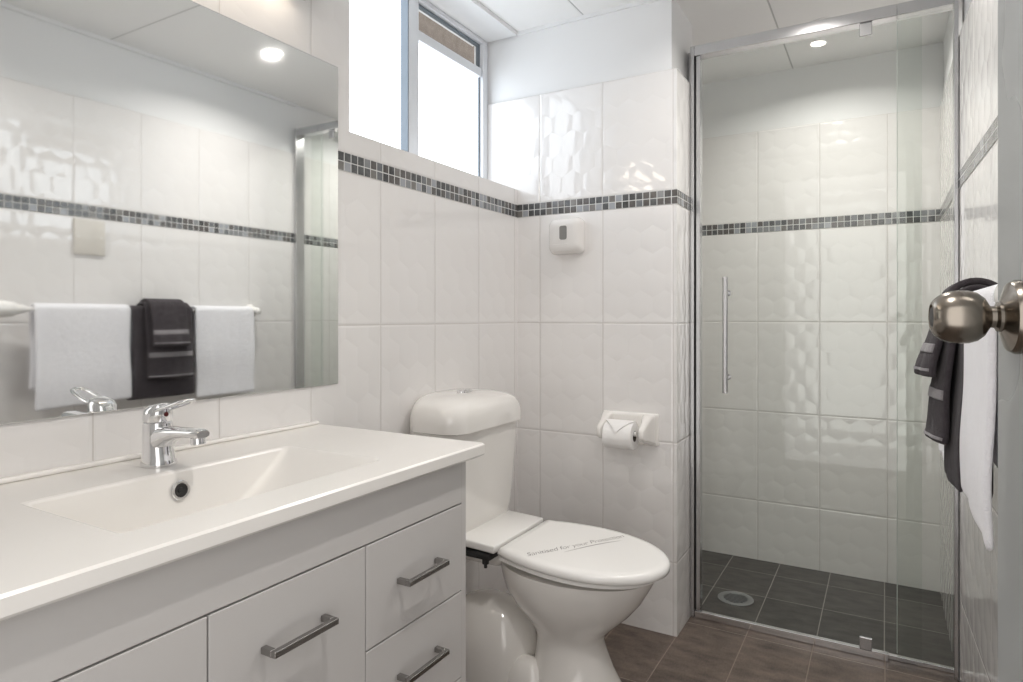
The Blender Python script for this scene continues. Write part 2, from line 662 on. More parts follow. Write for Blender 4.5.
box(bm, WX - 0.026, WX + 0.0142, 1.6900, 1.6945, SILL + 0.0205, 2.188)
box(bm, WX - 0.026, WX - 0.012, 2.164, 2.1715, SILL + 0.0205, 2.188)
box(bm, WX - 0.026, WX - 0.012, 1.7625, 2.1635, 2.180, 2.188)
wpart('glazing_seal', bm, simple('grey_blue_seal', (0.16, 0.19, 0.22), 0.4))
wpart('sash_rail', B(WX - 0.035, WX + 0.002, 1.7625, 2.1635, 2.053, 2.088, bev=0.003), M['alu_white'])
p1 = wpart('frosted_pane', B(WX - 0.022, WX - 0.016, W0 + 0.033, 1.6895, SILL + 0.0205, 2.189), M['pane'])
p2 = wpart('frosted_pane', B(WX - 0.022, WX - 0.016, 1.7625, 2.1635, SILL + 0.0205, 2.0525), M['pane'])
wpart('clear_pane', B(WX - 0.022, WX - 0.018, 1.7625, 2.1635, 2.0885, 2.1795), M['wglass'])
tag(link('outside_beam', B(-1.95, -1.78, 0.7, 3.1, 1.7, 2.9, bev=0.01), M['beam']), 'brown rough beam outside, seen through the clear strip at the window top', 'beam')

# ------------------------------------------------------------------ entry door with knob
dang = math.asin(0.12)
DH = (0.188, 0.035)
door = sempty('door_1', 'grey painted entry door standing open at the right edge', 'door', (DH[0], DH[1], 0.0), (0, 0, dang))
# local: y along the leaf, x = thickness away from the room, face at x = 0
link('door_leaf', B(0.0, 0.036, 0.0, 0.765, 0.008, 2.04, bev=0.002), M['door_paint'], door)
kz, ky = 1.10, 0.70
kn = bmesh.new()
rot = Matrix.Translation((0.0, ky, kz)) @ Matrix.Rotation(-PI / 2, 4, 'Y')    # local z -> -x
lathe(kn, [(0.0335, 0.0), (0.0335, 0.003), (0.031, 0.0075), (0.017, 0.0125), (0.0135, 0.0135), (0.0135, 0.016),
           (0.0125, 0.0165), (0.0100, 0.0180), (0.0098, 0.0215), (0.0130, 0.0235), (0.0180, 0.0265), (0.0222, 0.0315), (0.0243, 0.038), (0.0247, 0.045),
           (0.0240, 0.052), (0.0215, 0.059), (0.0178, 0.064), (0.0140, 0.0668), (0.0120, 0.0672), (0.0110, 0.0655), (0.0, 0.0652)], 48, rot)
knob = link('door_knob', kn, M['knob'], door, smooth=40)
kn = bmesh.new()
lathe(kn, [(0.0095, 0.0656), (0.009, 0.0668), (0.0, 0.067)], 24, rot)
kd = link('turn_button', kn, M['dark'], knob, smooth=40)
link('latch_plate', B(0.006, 0.030, 0.7651, 0.7662, 1.07, 1.13, bev=0.0004), M['knob'], door)

# ------------------------------------------------------------------ mirror and light bar
mr = tag(link('wall_mirror', B(XL, XL + 0.005, 0.06, 1.243, 0.925, 1.757, bev=0.0008, seg=1), M['mirror']),
         'large frameless rectangular mirror above the vanity', 'mirror')
lb = empty('vanity_light', 'bronze ended light bar just above the mirror, at the top edge', 'light', (XL, 0.752, 1.892))
link('mounting_plate', B(0.0, 0.02, -0.36, 0.36, -0.014, 0.03, bev=0.003), M['alu_white'], lb)
link('end_cap', B(0.0205, 0.075, 0.335, 0.362, -0.020, 0.035, bev=0.004), M['bronze'], lb)
link('end_cap', B(0.0205, 0.075, -0.362, -0.335, -0.020, 0.035, bev=0.004), M['bronze'], lb)
link('diffuser', B(0.0205, 0.070, -0.3345, 0.3345, -0.014, 0.030, bev=0.008, seg=3), M['bar'], lb)

# ------------------------------------------------------------------ vanity cabinet
CF = -0.765                      # front plane of doors and drawers
van = empty('vanity_cabinet', 'white gloss vanity cabinet with two doors and three drawers below the basin top', 'cabinet', (-1.0, 0.68, 0.0))
VO = Vector((-1.0, 0.68, 0.0))


def vb(name, x0, x1, y0, y1, z0, z1, mat, parent=van, bev=0.0):
    bm = B(x0 - VO.x, x1 - VO.x, y0 - VO.y, y1 - VO.y, z0 - VO.z, z1 - VO.z, bev=bev)
    return link(name, bm, mat, parent)


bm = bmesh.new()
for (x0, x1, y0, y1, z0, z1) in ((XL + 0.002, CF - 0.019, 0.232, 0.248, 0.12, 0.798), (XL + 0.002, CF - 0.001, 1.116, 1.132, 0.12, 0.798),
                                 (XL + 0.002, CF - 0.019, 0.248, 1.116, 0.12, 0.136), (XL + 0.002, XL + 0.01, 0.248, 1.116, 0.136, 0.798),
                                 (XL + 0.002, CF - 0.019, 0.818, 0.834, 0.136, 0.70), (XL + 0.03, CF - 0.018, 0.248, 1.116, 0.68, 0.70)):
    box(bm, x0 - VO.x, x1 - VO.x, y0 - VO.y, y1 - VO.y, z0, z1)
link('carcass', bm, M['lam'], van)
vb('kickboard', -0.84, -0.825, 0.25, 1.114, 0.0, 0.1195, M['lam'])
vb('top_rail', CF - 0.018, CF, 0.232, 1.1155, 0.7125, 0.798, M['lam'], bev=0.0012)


def pull(parent, yc, zc, L=0.122):
    bm = bmesh.new()
    x0, t, w = CF - VO.x, 0.0098, 0.0098
    box(bm, x0 + 0.0005, x0 + 0.022, yc - L / 2 - VO.y, yc - L / 2 + w - VO.y, zc - t / 2, zc + t / 2, bev=0.0008, seg=1)
    box(bm, x0 + 0.0005, x0 + 0.022, yc + L / 2 - w - VO.y, yc + L / 2 - VO.y, zc - t / 2, zc + t / 2, bev=0.0008, seg=1)
    box(bm, x0 + 0.0215, x0 + 0.031, yc - L / 2 - VO.y, yc + L / 2 - VO.y, zc - t / 2, zc + t / 2, bev=0.001, seg=1)
    return link('pull_handle', bm, M['handle'], parent)


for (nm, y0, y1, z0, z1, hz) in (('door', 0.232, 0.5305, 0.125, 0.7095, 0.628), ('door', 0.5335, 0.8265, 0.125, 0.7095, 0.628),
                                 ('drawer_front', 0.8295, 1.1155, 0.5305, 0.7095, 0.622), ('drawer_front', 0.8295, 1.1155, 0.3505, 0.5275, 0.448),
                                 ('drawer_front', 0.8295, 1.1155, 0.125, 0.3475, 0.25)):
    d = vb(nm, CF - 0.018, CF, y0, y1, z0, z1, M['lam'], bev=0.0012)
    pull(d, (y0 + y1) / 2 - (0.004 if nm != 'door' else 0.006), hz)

# ------------------------------------------------------------------ basin top (one moulded piece)
ZT = 0.830
bt = empty('vanity_basin', 'white moulded basin top with a wide shallow bowl on the vanity', 'basin', (-1.0, 0.70, 0.80))
BX0, BX1, BY0, BY1 = XL + 0.001, -0.742, 0.215, 1.172
bx0, bx1, by0, by1 = -1.085, -0.828, 0.455, 0.935


def rrect(x0, x1, y0, y1, r, z, k=6):
    out = []
    for (cx, cy, a0) in ((x1 - r, y1 - r, 0), (x0 + r, y1 - r, PI / 2), (x0 + r, y0 + r, PI), (x1 - r, y0 + r, 1.5 * PI)):
        for i in range(k + 1):
            a = a0 + PI / 2 * i / k
            out.append(Vector((cx + r * math.cos(a), cy + r * math.sin(a), z)))
    return out


bm = bmesh.new()
off = Vector((-1.0, 0.70, 0.80))
zb = ZT - 0.118
R = [rrect(bx0 - 0.02, bx1 + 0.02, by0 - 0.02, by1 + 0.02, 0.012, 0.7990),
     rrect(BX0, BX1 - 0.014, BY0 + 0.01, BY1 - 0.014, 0.004, 0.7990),
     rrect(BX0, BX1 - 0.003, BY0 + 0.002, BY1 - 0.003, 0.003, 0.8045),
     rrect(BX0, BX1, BY0, BY1, 0.003, 0.808),
     rrect(BX0, BX1, BY0, BY1, 0.003, 0.8265),
     rrect(BX0, BX1 - 0.0035, BY0 + 0.0035, BY1 - 0.0035, 0.003, ZT),
     rrect(bx0 - 0.004, bx1 + 0.004, by0 - 0.004, by1 + 0.004, 0.012, ZT),
     rrect(bx0, bx1, by0, by1, 0.010, ZT - 0.0015),
     rrect(bx0 + 0.0025, bx1 - 0.0025, by0 + 0.0025, by1 - 0.004, 0.012, ZT - 0.005),
     rrect(bx0 + 0.0065, bx1 - 0.013, by0 + 0.010, by1 - 0.045, 0.018, ZT - 0.040),
     rrect(bx0 + 0.0110, bx1 - 0.024, by0 + 0.020, by1 - 0.102, 0.024, ZT - 0.080),
     rrect(bx0 + 0.0145, bx1 - 0.032, by0 + 0.030, by1 - 0.142, 0.030, ZT - 0.104),
     rrect(bx0 + 0.022, bx1 - 0.042, by0 + 0.040, by1 - 0.160, 0.030, ZT - 0.1145),
     rrect(bx0 + 0.040, bx1 - 0.055, by0 + 0.060, by1 - 0.180, 0.030, zb),
     rrect(bx0 + 0.085, bx1 - 0.095, by0 + 0.150, by1 - 0.240, 0.015, zb - 0.003)]
R = [[p - off for p in r] for r in R]
rings(bm, R, False, True)
basin = link('basin_bowl', bm, M['poly'], bt, smooth=24)
for f in basin.data.polygons:
    if f.normal.z > 0.995 and f.center.z > 0.02:
        f.use_smooth = False
bm = bmesh.new()
box(bm, XL + 0.001 + 1.0, XL + 0.020 + 1.0, BY0 - 0.70, BY1 - 0.006 - 0.70, ZT + 0.0002 - 0.80, ZT + 0.0085 - 0.80, bev=0.004, seg=3)
link('wall_upstand', bm, M['poly'], bt, smooth=40)
# overflow on the back wall of the bowl
bm = bmesh.new()
n_over = Vector((1, 0, 0.13)).normalized()
q = Vector((0, 0, 1)).rotation_difference(n_over).to_matrix().to_4x4()
om = Matrix.Translation(Vector((bx0 + 0.0062, 0.695, ZT - 0.036)) - off) @ q
lathe(bm, [(0.0170, -.002), (0.0172, 0.003), (0.0158, 0.0045), (0.0122, 0.0042), (0.0118, 0.0015)], 32, om, cap=False)
link('overflow_ring', bm, M['chrome'], basin, smooth=40)
bm = bmesh.new()
lathe(bm, [(0.0119, 0.0010), (0.0119, 0.0018), (0.0, 0.0018)], 24, om)
lathe(bm, [(0.0050, 0.0018), (0.0045, 0.0034), (0.0, 0.0036)], 16, om)
link('overflow_hole', bm, M['dark'], basin, smooth=40)
bm = bmesh.new()
lathe(bm, [(0.031, 0.0), (0.031, 0.002), (0.027, 0.004), (0.022, 0.0035), (0.018, 0.006), (0.0, 0.007)], 32,
      Matrix.Translation(Vector((-0.965, 0.695, zb - 0.0035)) - off))
link('waste_plug', bm, M['chrome'], bt, smooth=40)

# ------------------------------------------------------------------ mixer tap
tap = empty('basin_mixer_tap', 'chrome single lever mixer tap standing behind the basin bowl', 'tap', (-1.152, 0.700, ZT + 0.0003))
bm = bmesh.new()
rs = []
for (z, a, b, cx) in ((0, .0315, .0285, .002), (.003, .032, .029, .002), (.012, .0295, .0265, .0015), (.030, .0265, .0245, 0), (.055, .0255, .024, -.001),
                      (.072, .0255, .024, -.001), (.077, .025, .0235, -.001), (.0785, .0235, .022, -.001)):
    rs.append(sup(cx, 0, z, a, b, 2.2, 36))
rings(bm, rs)
body = link('tap_body', bm, M['chrome'], tap, smooth=35)
bm = bmesh.new()
rs = []
for (x, zc, hw, hh) in ((0.004, .044, .0215, .026), (.024, .053, .021, .0195), (.045, .060, .0195, .0135), (.070, .0640, .018, .0098),
                        (.090, .0660, .0165, .0085), (.112, .0670, .0155, .0085), (.126, .0670, .0145, .0082), (.132, .0668, .012, .006)):
    rs.append([Vector((x, hw * math.copysign(abs(math.cos(t)) ** .75, math.cos(t)), zc + hh * math.copysign(abs(math.sin(t)) ** .75, math.sin(t))))
               for t in [2 * PI * i / 28 for i in range(28)]])
rings(bm, rs)
sp = link('spout', bm, M['chrome'], tap, smooth=40)
bm = bmesh.new()
am = Matrix.Translation((.117, 0, .0600)) @ Matrix.Rotation(PI - 0.12, 4, 'Y')
lathe(bm, [(.0118, 0), (.0122, .003), (.0122, .011), (.0108, .0125), (.0085, .0125), (.0083, .009), (.0, .009)], 28, am)
link('aerator', bm, M['chrome'], sp, smooth=40)
bm = bmesh.new()
rs = []
for (z, a, b, cx) in ((.0800, .0245, .0230, -.001), (.0815, .0255, .0238, -.001), (.091, .0255, .0238, -.001), (.100, .0247, .023, 0.0), (.106, .0215, .020, .001),
                      (.1095, .0145, .014, .002), (.1105, .004, .004, .002)):
    rs.append([p + Vector((0, 0, (p.x) * (0.22 if z > .085 else 0.0))) for p in sup(cx, 0, z, a, b, 2.2, 36)])
rings(bm, rs)
hd = link('lever_handle', bm, M['chrome'], tap, smooth=40)
# open loop lever reaching forward and up
bm = bmesh.new()
loop = []
for i in range(36):
    t = 2 * PI * i / 36
    c, s = math.cos(t), math.sin(t)
    x = 0.052 + 0.042 * math.copysign(abs(c) ** .6, c)
    y = (0.0165 - 0.002 * c) * math.copysign(abs(s) ** .6, s)
    loop.append((x, y, 0.0995 + (x - 0.01) * 0.26 + 0.9 * max(0, x - 0.05) ** 2))
tube(bm, loop, 0.0042, 10, closed=True, flat=(1.1, 0.8))
link('lever_loop', bm, M['chrome'], hd, smooth=60)
bm = bmesh.new()
lathe(bm, [(.0042, 0), (.0042, .0008), (.0, .001)], 16, Matrix.Translation((.0247, 0, .0935)) @ Matrix.Rotation(PI / 2, 4, 'Y'))
link('temperature_dot', bm, M['red'], hd, smooth=40)

# ------------------------------------------------------------------ toilet
TY = 1.714
to = empty('toilet', 'white close coupled toilet with closed lid between vanity and short wall', 'toilet', (-0.80, TY, 0.0))
TO = Vector((-0.80, TY, 0))


def tl(rs):
    return [[p - TO for p in r] for r in rs]


def egg(z, xb, xt, hw, xc=-0.765, back=0.80, n=28, shrink=0.0):
    """seat outline: blunt at the hinge (xb), rounded at the tip (xt)"""
    pts = []
    hw -= shrink
    xt -= shrink
    for i in range(n + 1):
        a = -PI / 2 + PI * i / n
        pts.append(Vector((xc + (xt - xc) * math.cos(a) ** 0.92 if math.cos(a) > 1e-6 else xc, TY + .003 + hw * math.sin(a), z)))
    m = 8
    for sgn in (1, -1):
        seq = []
        for i in range(1, m + 1):
            t = i / m
            x = xc + (xb + shrink - xc) * t
            y = hw * (1 - (1 - back) * t ** 1.8)
            seq.append(Vector((x, TY + .003 + sgn * y, z)))
        if sgn == 1:
            pts += seq
        else:
            pts += seq[::-1]
    return pts


# pan: bowl, waist and foot
bm = bmesh.new()
rs = []
for (z, x0, x1, w, e) in ((0.0, -.925, -.628, .118, 2.3), (.012, -.925, -.630, .117, 2.3), (.05, -.918, -.650, .106, 2.2), (.10, -.910, -.676, .095, 2.1), (.15, -.903, -.695, .089, 2.0),
                          (.185, -.902, -.704, .089, 2.0), (.21, -.912, -.694, .097, 2.0), (.24, -.936, -.662, .114, 2.0), (.28, -.978, -.622, .136, 2.0), (.32, -1.006, -.590, .153, 2.0),
                          (.36, -1.014, -.568, .163, 2.05), (.385, -1.016, -.556, .168, 2.1), (.397, -1.016, -.553, .169, 2.1)):
    rs.append(sup((x0 + x1) / 2 + .010, TY, z * .97, (x1 - x0) / 2, w, e, 56))
rings(bm, tl(rs))
pan = link('pan', bm, M['ceramic'], to, smooth=50)
# shelf that carries the cistern
bm = bmesh.new()
rs = []
for (z, ins) in ((.366, .022), (.374, .006), (.384, 0), (.410, 0), (.418, .003), (.4215, .009)):
    rs.append(rrect(XL + 0.004, -0.975 - ins * 0.3, TY - 0.110 + ins, TY + 0.110 - ins, .02, z))
rings(bm, tl(rs))
link('cistern_shelf', bm, M['ceramic'], pan, smooth=45)
# outlet hump behind the foot
bm = bmesh.new()
rs = []
for (z, a, b) in ((0, .150, .108), (.06, .152, .110), (.11, .150, .108), (.155, .141, .100), (.190, .124, .087), (.215, .103, .071), (.232, .077, .053), (.243, .045, .031), (.2475, .012, .008)):
    rs.append(sup(-1.055, TY - 0.01, z, a, b, 2.1, 48))
rings(bm, tl(rs))
link('outlet_hump', bm, M['ceramic'], pan, smooth=60)
bm = bmesh.new()
rs = []
for (z, a, b) in ((0, .075, .060), (.03, .075, .060), (.065, .068, .053), (.09, .052, .040), (.108, .028, .022), (.113, .006, .005)):
    rs.append(sup(-.900, TY - 0.060, z, a * .9, b * .8, 2.2, 36))
rings(bm, tl(rs))
link('fixing_foot', bm, M['ceramic'], pan, smooth=60)
bm = bmesh.new()
rings(bm, tl([sup(-.775, TY, 0.0003, .165, .132, 2.4, 40), sup(-.775, TY, .005, .163, .130, 2.4, 40)]))
link('floor_gasket', bm, M['dark'], pan)
# hinge hardware under the seat back
for sy in (-1, 1):
    bm = bmesh.new()
    yy = sy * 0.128
    box(bm, -.290, -.175, yy - .026, yy + .026, .404, .4225, bev=.003)
    lathe(bm, [(.010, 0), (.010, .014), (.005, .015), (.005, .026)], 14, Matrix.Translation((-.195, yy - 0.014, .4045)) @ Matrix.Rotation(PI, 4, 'X'))
    link('hinge_bolt', bm, M['dark'], to, smooth=40)
TILT = Matrix.Translation((.06, 0, .42)) @ Matrix.Rotation(math.radians(2.4), 4, 'Y') @ Matrix.Translation((-.06, 0, -.42))


def tilted(bm):
    bmesh.ops.transform(bm, matrix=TILT, verts=bm.verts)
    return bm


# seat ring and lid
bm = bmesh.new()
rings(bm, tl([egg(.3980, -.950, -.526, .181, shrink=.006), egg(.401, -.950, -.526, .181), egg(.409, -.950, -.526, .181), egg(.412, -.950, -.526, .181, shrink=.004)]))
link('seat', tilted(bm), M['plastic'], to, smooth=50)
bm = bmesh.new()
LR = [egg(.4125, -.952, -.505, .188, shrink=.006), egg(.416, -.952, -.505, .188, shrink=.001), egg(.422, -.952, -.505, .188),
      egg(.430, -.952, -.505, .188, shrink=.001), egg(.436, -.952, -.505, .188, shrink=.006), egg(.4395, -.952, -.505, .188, shrink=.014), egg(.4405, -.952, -.505, .188, shrink=.030)]
rings(bm, tl(LR))
lid = link('lid', tilted(bm), M['plastic'], to, smooth=55)
bm = bmesh.new()
box(bm, -.300, -.1615, -.151, .157, .4155, .4385, bev=.005, seg=3)
link('hinge_cover', tilted(bm), M['plastic'], to, smooth=50)
# cursive line printed on the lid's paper strip
cu = bpy.data.curves.new('script', 'FONT')
cu.body = 'Sanitised for your Protection'
cu.size = 0.030
cu.offset = -0.00045
cu.shear = 0.45
cu.space_character = 0.92
tmp = bpy.data.objects.new('script_source', cu)
COL.objects.link(tmp)
bpy.context.view_layer.update()
me = bpy.data.meshes.new_from_object(tmp.evaluated_get(bpy.context.evaluated_depsgraph_get()))
bpy.data.objects.remove(tmp)
bmt = bmesh.new()
bmt.from_mesh(me)
xs = [v.co.x for v in bmt.verts]
sc = 0.345 / (max(xs) - min(xs))
ang = math.radians(60.5)
wm = Matrix.Translation(Vector((-.848, 1.552, .44075)) - TO) @ Matrix.Rotation(ang, 4, 'Z') @ Matrix.Scale(sc, 4)
bmesh.ops.transform(bmt, matrix=wm, verts=bmt.verts)
tube(bmt, [Vector((-.778 + .100 * t, 1.640 + .176 * t + 0.012 * math.sin(t * 3), .4408)) - TO for t in [i / 10 for i in range(11)]],
     [0.0004 + 0.0012 * math.sin(PI * i / 10) for i in range(11)], 6, flat=(1, 0.15))
sc_o = link('printed_script', tilted(bmt), M['ink'], lid)
sc_o['label'] = 'grey slanted script line with an underline stroke'

# cistern
cis_f = -1.045


def cis(z, xf, hw, bow, r=.045, n=10, back=XL + 0.003):
    """plan of the cistern: straight back on the wall, bowed front, rounded corners"""
    base = rrect(back, xf, TY - hw, TY + hw, r, z, 8)
    out = []
    for p in base:
        t = (p.y - TY) / hw
        w = max(0.0, (p.x - back) / (xf - back))
        out.append(Vector((p.x + bow * (1 - t * t) * w, p.y, z)))
    return out


bm = bmesh.new()
rs = [cis(.424, -1.115, .150, .02, .04), cis(.428, -1.105, .165, .02), cis(.445, -1.098, .178, .022), cis(.49, -1.092, .188, .024), cis(.56, -1.086, .193, .026), cis(.65, -1.080, .197, .028), cis(.757, -1.074, .200, .030)]
rings(bm, tl(rs))
cist = link('cistern', bm, M['ceramic'], to, smooth=45)
bm = bmesh.new()
rs = [cis(.7585, -1.068, .205, .032, .05), cis(.761, -1.062, .210, .034, .055), cis(.785, -1.062, .210, .034, .055), cis(.805, -1.063, .208, .034, .055), cis(.823, -1.068, .202, .034, .058),
      cis(.838, -1.078, .191, .034, .06), cis(.848, -1.093, .174, .032, .06), cis(.855, -1.112, .150, .026, .055), cis(.859, -1.135, .115, .018, .045), cis(.8605, -1.16, .07, .010, .03)]
rings(bm, tl(rs))
clid = link('cistern_lid', bm, M['ceramic'], to, smooth=50)
bm = bmesh.new()
rings(bm, tl([sup(-1.165, TY, .8585, .0195, .030, 2.3, 32), sup(-1.165, TY, .8645, .0190, .0295, 2.3, 32), sup(-1.165, TY, .8655, .017, .0275, 2.3, 32)]))
bz = link('flush_button', bm, M['chrome'], clid, smooth=40)
for s_ in (-1, 1):
    bm = bmesh.new()
    rings(bm, tl([sup(-1.165, TY + s_ * .0125, .8656, .0125, .0105, 2.6, 24), sup(-1.165, TY + s_ * .0125, .8668, .0115, .0095, 2.6, 24)]))
    link('flush_half', bm, M['alu'], bz, smooth=40)

# ------------------------------------------------------------------ toilet roll holder and roll
YW = YB
hx0, hx1 = -.887, -.682
hc = (hx0 + hx1) / 2
rh = empty('toilet_roll_holder', 'white ceramic toilet roll holder fixed to the tiled wall', 'holder', (hc, YW, 0.703))
HO = Vector((hc, YW, .715))


def yrect(x0, x1, z0, z1, r, y, k=6):
    return [Vector((p.x, y, p.y)) - HO for p in rrect(x0, x1, z0, z1, r, 0, k)]


bm = bmesh.new()
rings(bm, [yrect(hx0, hx1, .662, .774, .006, YW - .0002), yrect(hx0, hx1, .662, .774, .006, YW - .010), yrect(hx0 + .003, hx1 - .003, .665, .771, .008, YW - .016),
           yrect(hx0 + .012, hx1 - .012, .673, .763, .012, YW - .019)])
link('backplate', bm, M['ceramic'], rh, smooth=45)
for x0, x1 in ((hx0 + .004, hx0 + .034), (hx1 - .050, hx1 - .016)):
    bm = bmesh.new()
    rings(bm, [yrect(x0 - .004, x1 + .008, .668, .771, .008, YW - .0185), yrect(x0, x1 + .003, .672, .768, .010, YW - .035),
               yrect(x0 + .004, x1 - .003, .682, .752, .011, YW - .058), yrect(x0 + .005, x1 - .005, .686, .738, .0095, YW - .082), yrect(x0 + .007, x1 - .007, .692, .730, .0075, YW - .094),
               yrect(x0 + .010, x1 - .010, .700, .722, .0045, YW - .098)])
    link('side_arm', bm, M['ceramic'], rh, smooth=50)
bm = bmesh.new()
lathe(bm, [(.0085, 0), (.0085, hx1 - hx0 - .088)], 20, Matrix.Translation(Vector((hx0 + .0345, YW - .080, .711)) - HO) @ Matrix.Rotation(PI / 2, 4, 'Y'))
link('roller', bm, M['plastic'], rh, smooth=40)

rx0, rx1 = hx0 + .0430, hx1 - .0600
roll = empty('toilet_roll', 'white toilet paper roll with its end folded to a point', 'toilet paper', ((rx0 + rx1) / 2, YW - .080, .6908))
RO = Vector(((rx0 + rx1) / 2, YW - .080, .688))
bm = bmesh.new()
L = rx1 - rx0
ro, ri = .0465, .020
rm = Matrix.Translation((-L / 2, 0, 0)) @ Matrix.Rotation(PI / 2, 4, 'Y')
lathe(bm, [(ri, .0), (ro - .002, .0), (ro, .002), (ro, L - .002), (ro - .002, L), (ri, L), (ri - 0.001, L), (ri - .001, 0.0)], 48, rm, cap=False)
link('paper', bm, M['paper'], roll, smooth=40)
bm = bmesh.new()
lathe(bm, [(ri - .0012, .0), (ri - .0012, L), (ri - .0028, L), (ri - .0028, 0.0), (ri - .0012, 0.0)], 32, rm, cap=False)
link('cardboard_core', bm, M['card'], roll, smooth=40)
# pointed folded end lying over the front of the roll
bm = bmesh.new()
NA = 14
prev = None
for layer in (0.0006, 0.0060):
    rows = []
    for i in range(NA + 1):
        a = math.radians(104 - 86 * i / NA)
        f = i / NA
        hw = (L / 2 - .001) * (1.0 if f < .28 else max(0.02, 1 - (f - .28) / .72))
        r = ro + layer
        rows.append([Vector((-hw + 2 * hw * k / 6, -r * math.cos(a) , r * math.sin(a))) for k in range(7)])
    V = [[bm.verts.new(p) for p in r_] for r_ in rows]
    for a_, b_ in zip(V[:-1], V[1:]):
        for k in range(6):
            bm.faces.new((a_[k], a_[k + 1], b_[k + 1], b_[k]))
    if prev:
        ring0 = [r_[0] for r_ in prev] + prev[-1][1:] + [r_[-1] for r_ in prev[::-1]][1:] + prev[0][1:-1][::-1]
        ring1 = [r_[0] for r_ in V] + V[-1][1:] + [r_[-1] for r_ in V[::-1]][1:] + V[0][1:-1][::-1]
        for k in range(len(ring0)):
            k2 = (k + 1) % len(ring0)
            try:
                bm.faces.new((ring0[k], ring0[k2], ring1[k2], ring1[k]))
            except ValueError:
                pass
    prev = V
link('folded_end', bm, M['paper'], roll, smooth=50)

# ------------------------------------------------------------------ dispenser on the wall
dp = empty('wall_dispenser', 'rounded ivory plastic dispenser on the tiles under the mosaic band', 'dispenser', (-1.025, YB, 1.400))


def dr(w, h, r, y, dz=0.0):
    return [Vector((p.x, y, p.y + dz)) for p in rrect(-w, w, -h, h, r, 0, 8)]


bm = bmesh.new()
rings(bm, [dr(.064, .064, .018, -.0003), dr(.066, .066, .020, -.010), dr(.067, .067, .022, -.026), dr(.064, .064, .024, -.040), dr(.058, .058, .024, -.049), dr(.048, .050, .022, -.054),
           dr(.036, .040, .018, -.0555)])
db = link('casing', bm, M['dispenser'], dp, smooth=40)
bm = bmesh.new()
rings(bm, [dr(.0175, .028, .010, -.0553, .010), dr(.0185, .029, .010, -.0566, .010), dr(.0165, .027, .009, -.0572, .010), dr(.0150, .0255, .008, -.0562, .010)], True, False)
link('window_rim', bm, M['dispenser'], dp, smooth=40)
bm = bmesh.new()
rings(bm, [dr(.0152, .0257, .008, -.0557, .010), dr(.0150, .0255, .008, -.0561, .010)])
link('window_slot', bm, simple('grey_slot', (0.22, 0.215, 0.205), 0.4), dp)
bm = bmesh.new()
box(bm, -.040, .020, -.0566, -.0550, -.0345, -.0315, bev=.0007, seg=1)
box(bm, -.030, .024, -.0520, -.0500, -.0560, -.0525, bev=.0007, seg=1)
link('raised_mark', bm, M['dispenser'], dp)

# ------------------------------------------------------------------ towel rail, towels, switch plate on the right wall
RXB, RZB = 0.154, 1.128
tr = empty('towel_rail', 'white towel rail on the right wall carrying five towels', 'towel rail', (RXB, 1.55, RZB))
bm = bmesh.new()
lathe(bm, [(.0085, 0), (.0085, 1.090)], 20, Matrix.Translation((0, 1.015 - 1.55, 0)) @ Matrix.Rotation(-PI / 2, 4, 'X'))
link('rail_tube', bm, M['plastic'], tr, smooth=40)
bm = bmesh.new()
lathe(bm, [(.0, 0), (.022, .002), (.029, .010), (.030, .055), (.026, .085), (.0175, .100), (.0150, .118), (.0125, .122)], 28, Matrix.Translation((0, .9995 - 1.55, 0)) @ Matrix.Rotation(-PI / 2, 4, 'X'))
link('rail_socket', bm, M['plastic'], tr, smooth=50)
for yy in (1.025, 2.096):
    bm = bmesh.new()
    d_ = xr(yy) - RXB
    mt_ = Matrix.Translation((d_ - .0006, yy - 1.55, 0)) @ Matrix.Rotation(-PI / 2, 4, 'Y')
    lathe(bm, [(.034, 0), (.034, .006), (.028, .014), (.021, .030), (.0175, .055), (.0185, d_ + .006), (.016, d_ + .014), (.008, d_ + .019), (.0, d_ + .020)], 28, mt_)
    link('wall_bracket', bm, M['plastic'], tr, smooth=50)


